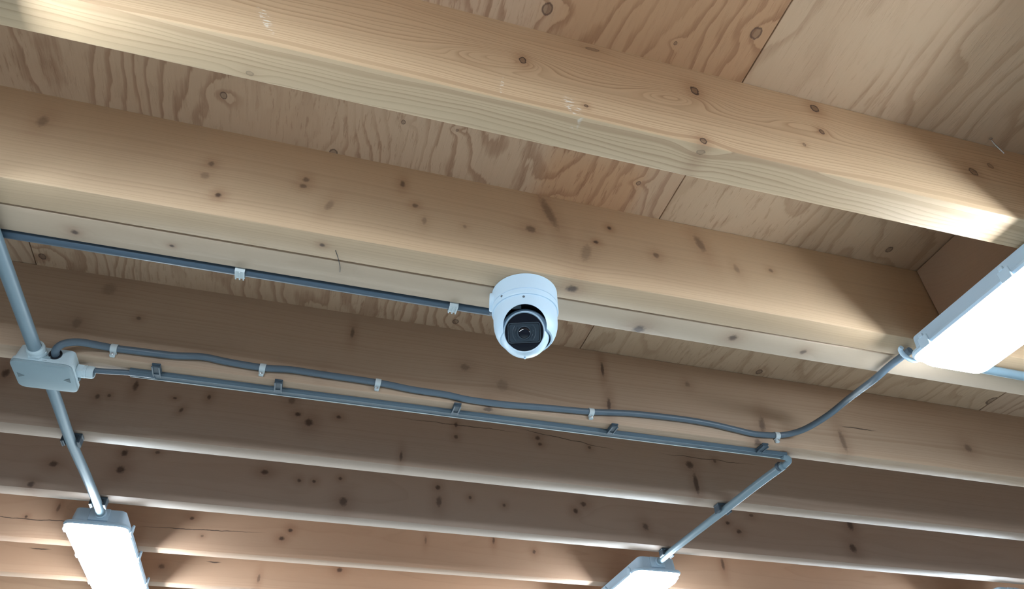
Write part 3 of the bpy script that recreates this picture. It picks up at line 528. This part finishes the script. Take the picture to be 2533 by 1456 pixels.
# junction box
jb = empty('junction_box', (-.5145, 1.322, ZB)); tag(jb, 'pale grey square junction box with cable glands, under a joist at left', 'junction box')
bm = bmesh.new()
loft(bm, [(rrect(.0460, -.0390, .0410, .008), -.0003), (rrect(.0485, -.0415, .0430, .010), -.026), (rrect(.0510, -.0440, .0460, .012), -.0275), (rrect(.0515, -.0445, .0465, .012), -.0345)])
bodyo = done(bm, 'box_body', M_box, jb, smooth=30)
bm = bmesh.new()
loft(bm, [(rrect(.0505, -.0435, .0455, .012), -.0345), (rrect(.0505, -.0435, .0455, .012), -.0355), (rrect(.0515, -.0445, .0465, .012), -.0360), (rrect(.0510, -.0440, .0460, .012), -.0395), (rrect(.0480, -.0410, .0430, .012), -.0410)])
lid = done(bm, 'lid', M_lid, jb, smooth=30)
for s in (-1, 1):
    bm = bmesh.new(); xx = s * .0445
    a = [(xx, .0075), (xx, -.0075), (xx - s * .0115, 0)]
    v0 = [bm.verts.new((x, y + .001, -.0408)) for x, y in a]; v1 = [bm.verts.new((x, y + .001, -.0416)) for x, y in a]
    for k in range(3): bm.faces.new((v0[k], v0[(k + 1) % 3], v1[(k + 1) % 3], v1[k]))
    bm.faces.new(v0); bm.faces.new(v1)
    done(bm, 'screw_mark', M_tri, lid)
def gland(org, ax, name='cable_gland', s=1.0, l=1.0):
    bm = bmesh.new(); M = frame(org, ax) @ Matrix.Diagonal((1, 1, l, 1))
    hexr = [(.0168 * s, 0), (.0168 * s, .0095)]
    lathe(bm, [(0, 0), (.0165 * s, 0), (.0178 * s, .001), (.0178 * s, .0085), (.0165 * s, .0095), (0, .0095)], 6, M)
    lathe(bm, [(.0155 * s, .009), (.0155 * s, .0125), (.0142 * s, .0135), (.0152 * s, .0145), (.0152 * s, .0210), (.0138 * s, .0235), (.0110 * s, .0235), (.0105 * s, .012)], 28, M)
    done(bm, name, M_box, jb, smooth=25)
gland((-.0125, -.041, -.0165), (0, -1, 0))
gland((.0475, .005, -.0150), (1, 0, 0), s=.80, l=1.25)
bm = bmesh.new(); lathe(bm, [(.0088, -.001), (.0112, -.001), (.0112, .0022), (.0088, .0022)], 24, frame((.0170, -.0405, -.0140), (0, -1, 0)), close=True)
lathe(bm, [(0, 0), (.009, 0), (.009, .0008), (0, .0008)], 24, frame((.0170, -.0405, -.0140), (0, -1, 0)))
done(bm, 'entry_ring', M_black, jb, smooth=40)
bm = bmesh.new(); lathe(bm, [(.0095, -.002), (.0135, -.002), (.0135, .003), (.0095, .003)], 24, frame((-.011, .0445, -.0150), (0, 1, 0)), close=True)
done(bm, 'bottom_entry', M_black, jb, smooth=40)
bm = bmesh.new(); box(bm, -.002, .012, -.0440, -.0425, -.0330, -.0215, .0006, 1); box(bm, .001, .009, -.0446, -.0436, -.0318, -.0310)
box(bm, .002, .009, -.0446, -.0436, -.0235, -.0228)
done(bm, 'latch_tab', M_lid, jb)
bm = bmesh.new(); lathe(bm, [(0, 0), (.0055, 0), (.0055, .001), (0, .001)], 20, frame((.0492, .026, -.019), (1, 0, -.06)))
done(bm, 'knockout', M_tri, jb, smooth=40)

# ---------------------------------------------------------------- dome camera
cc = Vector((.302, .911, ZB))
cr = empty('security_camera', cc); tag(cr, 'white turret security camera with black lens face, under the doubled joist', 'security camera')
bm = bmesh.new()
lathe(bm, [(0, -.0003), (.0560, -.0003), (.0566, -.0012), (.0568, -.0318), (.0558, -.0322), (.0554, -.0330), (0, -.0330)], 96)
done(bm, 'mounting_base', M_white, cr, smooth=30)
bm = bmesh.new()
lathe(bm, [(0, -.0330), (.0554, -.0331), (.0568, -.0338), (.0570, -.0425), (.0562, -.0442), (.0535, -.0448), (0, -.0445)], 96)
done(bm, 'trim_ring', M_white, cr, smooth=30)
ball = Vector((.300 - .302, .911 - .911, .7185 - .804)) + Vector((0, 0, .0))
tocam = Vector((-.300, -.911, -.7185)).normalized(); upi = Vector((-.162, -.6223, .7658)); rti = Vector((.9609, -.2762, -.0211))
ax = (tocam + .135 * upi - .05 * rti).normalized()
bm = bmesh.new()
lathe(bm, [(.0543, -.0440), (.0543, -.0560), (.0540, -.0680), (.0530, -.0760), (.0508, -.0845), (.0478, -.0915), (.0435, -.0975),
           (.0405, -.0975), (.0445, -.0905), (.0480, -.0835), (.0500, -.0760), (.0508, -.0680), (.0510, -.0460)], 96, close=True)
sh = done(bm, 'shroud', M_white, cr, smooth=40)
bm = bmesh.new()
Mx = frame(ball, tocam, tuple(rti)); st = []
for k in range(49):
    a = PI * 2 * k / 48
for k in range(25): a = PI * k / 24; st.append((.0350 * math.cos(a), .0125 + .0350 * math.sin(a)))
for k in range(25): a = PI + PI * k / 24; st.append((.0350 * math.cos(a), -.030 + .0350 * math.sin(a)))
r0 = [bm.verts.new(Mx @ Vector((x, y, .012))) for x, y in st]; r1 = [bm.verts.new(Mx @ Vector((x * 1.12, y * 1.12, .13))) for x, y in st]
n = len(st)
for k in range(n): bm.faces.new((r0[k], r0[(k + 1) % n], r1[(k + 1) % n], r1[k]))
bm.faces.new(r0); bm.faces.new(r1)
cut = done(bm, 'cutter', M_white, cr)
md = sh.modifiers.new('b', 'BOOLEAN'); md.object = cut; md.operation = 'DIFFERENCE'; md.solver = 'EXACT'
bpy.context.view_layer.update()
me = bpy.data.meshes.new_from_object(sh.evaluated_get(bpy.context.evaluated_depsgraph_get())); sh.modifiers.clear(); sh.data = me
for p in me.polygons: p.use_smooth = True
me.set_sharp_from_angle(angle=math.radians(35))
bpy.data.objects.remove(cut, do_unlink=True)
# eyeball
Me = frame(ball, ax, tuple(rti))
def sph(R, a0, a1, n): return [(R * math.sin(a0 + (a1 - a0) * k / n), R * math.cos(a0 + (a1 - a0) * k / n)) for k in range(n + 1)]
bm = bmesh.new()
lathe(bm, [(.0315, .0205), (.0328, .0232), (.0338, .0236), (.0348, .0228)] + sph(.0412, math.radians(59), math.radians(118), 16) + [(.0350, -.018), (.0330, .0)], 96, Me, close=True)
eb = done(bm, 'eyeball_shell', M_white, cr, smooth=40)
bm = bmesh.new(); lathe(bm, sph(.0395, math.radians(62), PI, 20)[::-1] + [(0, .012)], 64, Me)
done(bm, 'eyeball_core', M_black, cr, smooth=40)
bm = bmesh.new(); box(bm, -.0016, .0016, -.0424, -.0405, .000, .010, .0006, 1); bm.transform(Me)
done(bm, 'pull_tab', M_white, cr)
bm = bmesh.new(); lathe(bm, [(0, .0222), (.010, .0221), (.022, .0216), (.030, .0210), (.0326, .0206), (.0326, .0180), (0, .0180)], 80, Me)
face = done(bm, 'front_glass', M_glass, cr, smooth=40)
M_win = plastic('window_frame_dark', (.055, .075, .095), .25, .05); M_win2 = plastic('window_recess', (.030, .045, .060), .2, .05, spec=.6)
def ringrect(hx, hy, r, w, z0, z1):
    bm = bmesh.new(); o = rrect(hx, -hy, hy, r, 6); i = rrect(hx - w, -hy + w, hy - w, max(r - w, .001), 6)
    n = len(o)
    V = [[bm.verts.new((x, y, z)) for x, y in pts] for pts, z in ((o, z0), (o, z1), (i, z1), (i, z0))]
    for a in range(4):
        A, B = V[a], V[(a + 1) % 4]
        for k in range(n): bm.faces.new((A[k], A[(k + 1) % n], B[(k + 1) % n], B[k]))
    return bm
Mw = Me @ Matrix.Translation((0, -.0015, 0)) @ Matrix.Rotation(math.radians(2), 4, 'Z')
bm = ringrect(.0268, .0168, .0055, .0013, .0195, .0232); bm.transform(Mw); done(bm, 'window_frame', M_win, cr, smooth=40)
bm = bmesh.new(); loft(bm, [(rrect(.0245, -.0148, .0148, .004), .0190), (rrect(.0245, -.0148, .0148, .004), .0226)]); bm.transform(Mw); done(bm, 'window_pane', M_win2, cr)
for (ra, rb, h, mt_) in ((.0180, .0196, .0230, M_win), (.0136, .0156, .0231, M_win2), (.0098, .0112, .0236, M_win)):
    bm = bmesh.new()
    if ra > .012:
        # only side arcs of the larger rings show inside the window
        for s in (0, PI):
            bm = bmesh.new(); pts = [Vector((math.cos(s + a) * (ra + rb) / 2, math.sin(s + a) * (ra + rb) / 2, h - .0004)) for a in [(-.72 + 1.44 * k / 16) for k in range(17)]]
            tube(bm, pts, (rb - ra) / 2, 6); bm.transform(Mw); done(bm, 'lens_ring', mt_, cr, smooth=40)
        continue
    lathe(bm, [(ra, .0215), (ra, h), (rb, h), (rb + .0004, .0215)], 48, close=True)
    bm.transform(Mw); done(bm, 'lens_ring', mt_, cr, smooth=40)
bm = bmesh.new(); lathe(bm, [(0, .0250), (.003, .0249), (.006, .0244), (.0085, .0236), (.0098, .0226), (.0098, .0215), (0, .0215)], 48, Mw)
done(bm, 'lens', M_glass, cr, smooth=60)
# side plug, screws, inner bracket
pd = Vector((-.975, .20, 0)).normalized()
bm = bmesh.new(); lathe(bm, [(0, -.012), (.0165, -.012), (.0165, .0035), (.0150, .0055), (0, .0058)], 40, frame(pd * .0555 + Vector((0, 0, -.0205)), pd))
done(bm, 'side_plug', M_white, cr, smooth=40)
for (a, z) in ((-1.915, -.0500), (-2.62, -.0370)):
    d = Vector((math.cos(a), math.sin(a), 0)); bm = bmesh.new()
    lathe(bm, [(0, 0), (.0021, 0), (.0021, .0008), (.0010, .0008), (.0010, .0003), (0, .0003)], 14, frame(d * (.0568 if z > -.045 else .0542) + Vector((0, 0, z)), d)); done(bm, 'screw', M_grey, cr)
bm = bmesh.new(); bx = frame(ball, tocam, tuple(rti)); box(bm, -.022, -.006, .0405, .0470, .001, .010, .001, 1); bm.transform(bx)
done(bm, 'inner_bracket', M_grey, cr)
bm = bmesh.new(); lathe(bm, [(0, -.046), (.0500, -.046), (.0495, -.070), (.030, -.071), (0, -.071)], 48)
bm.clear(); lathe(bm, [(0, -.0455), (.0505, -.0455), (.0505, -.0485), (0, -.0485)], 48)
done(bm, 'inner_liner', M_black, cr, smooth=40)

# ---------------------------------------------------------------- small details
bm = bmesh.new(); tube(bm, [(0, 0, 0), (.0035, .0015, -.006), (.012, .0018, -.030)], .0011, 8)
lathe(bm, [(0, 0), (.0028, 0), (.0028, .0008), (0, .0008)], 12, frame((-.001, -.001, .0012), (-.3, -.3, 1)))
o = done(bm, 'bent_nail', M_steel, None, (1.044, .520, ZC - .0045)); tag(o, 'thin bent nail poking out where plywood meets the topmost joist', 'nail')
bm = bmesh.new(); tube(bm, smooth_path([(0, 0, 0), (.006, .014, -.003), (.011, .034, -.003), (.012, .050, -.0005)], 5), .0006, 6)
o = done(bm, 'bristle', M_black, None, (-.025, .8809, ZB - .001)); tag(o, 'thin dark hair stuck under the doubled joist, left of the camera', 'bristle')
bpy.context.view_layer.update()
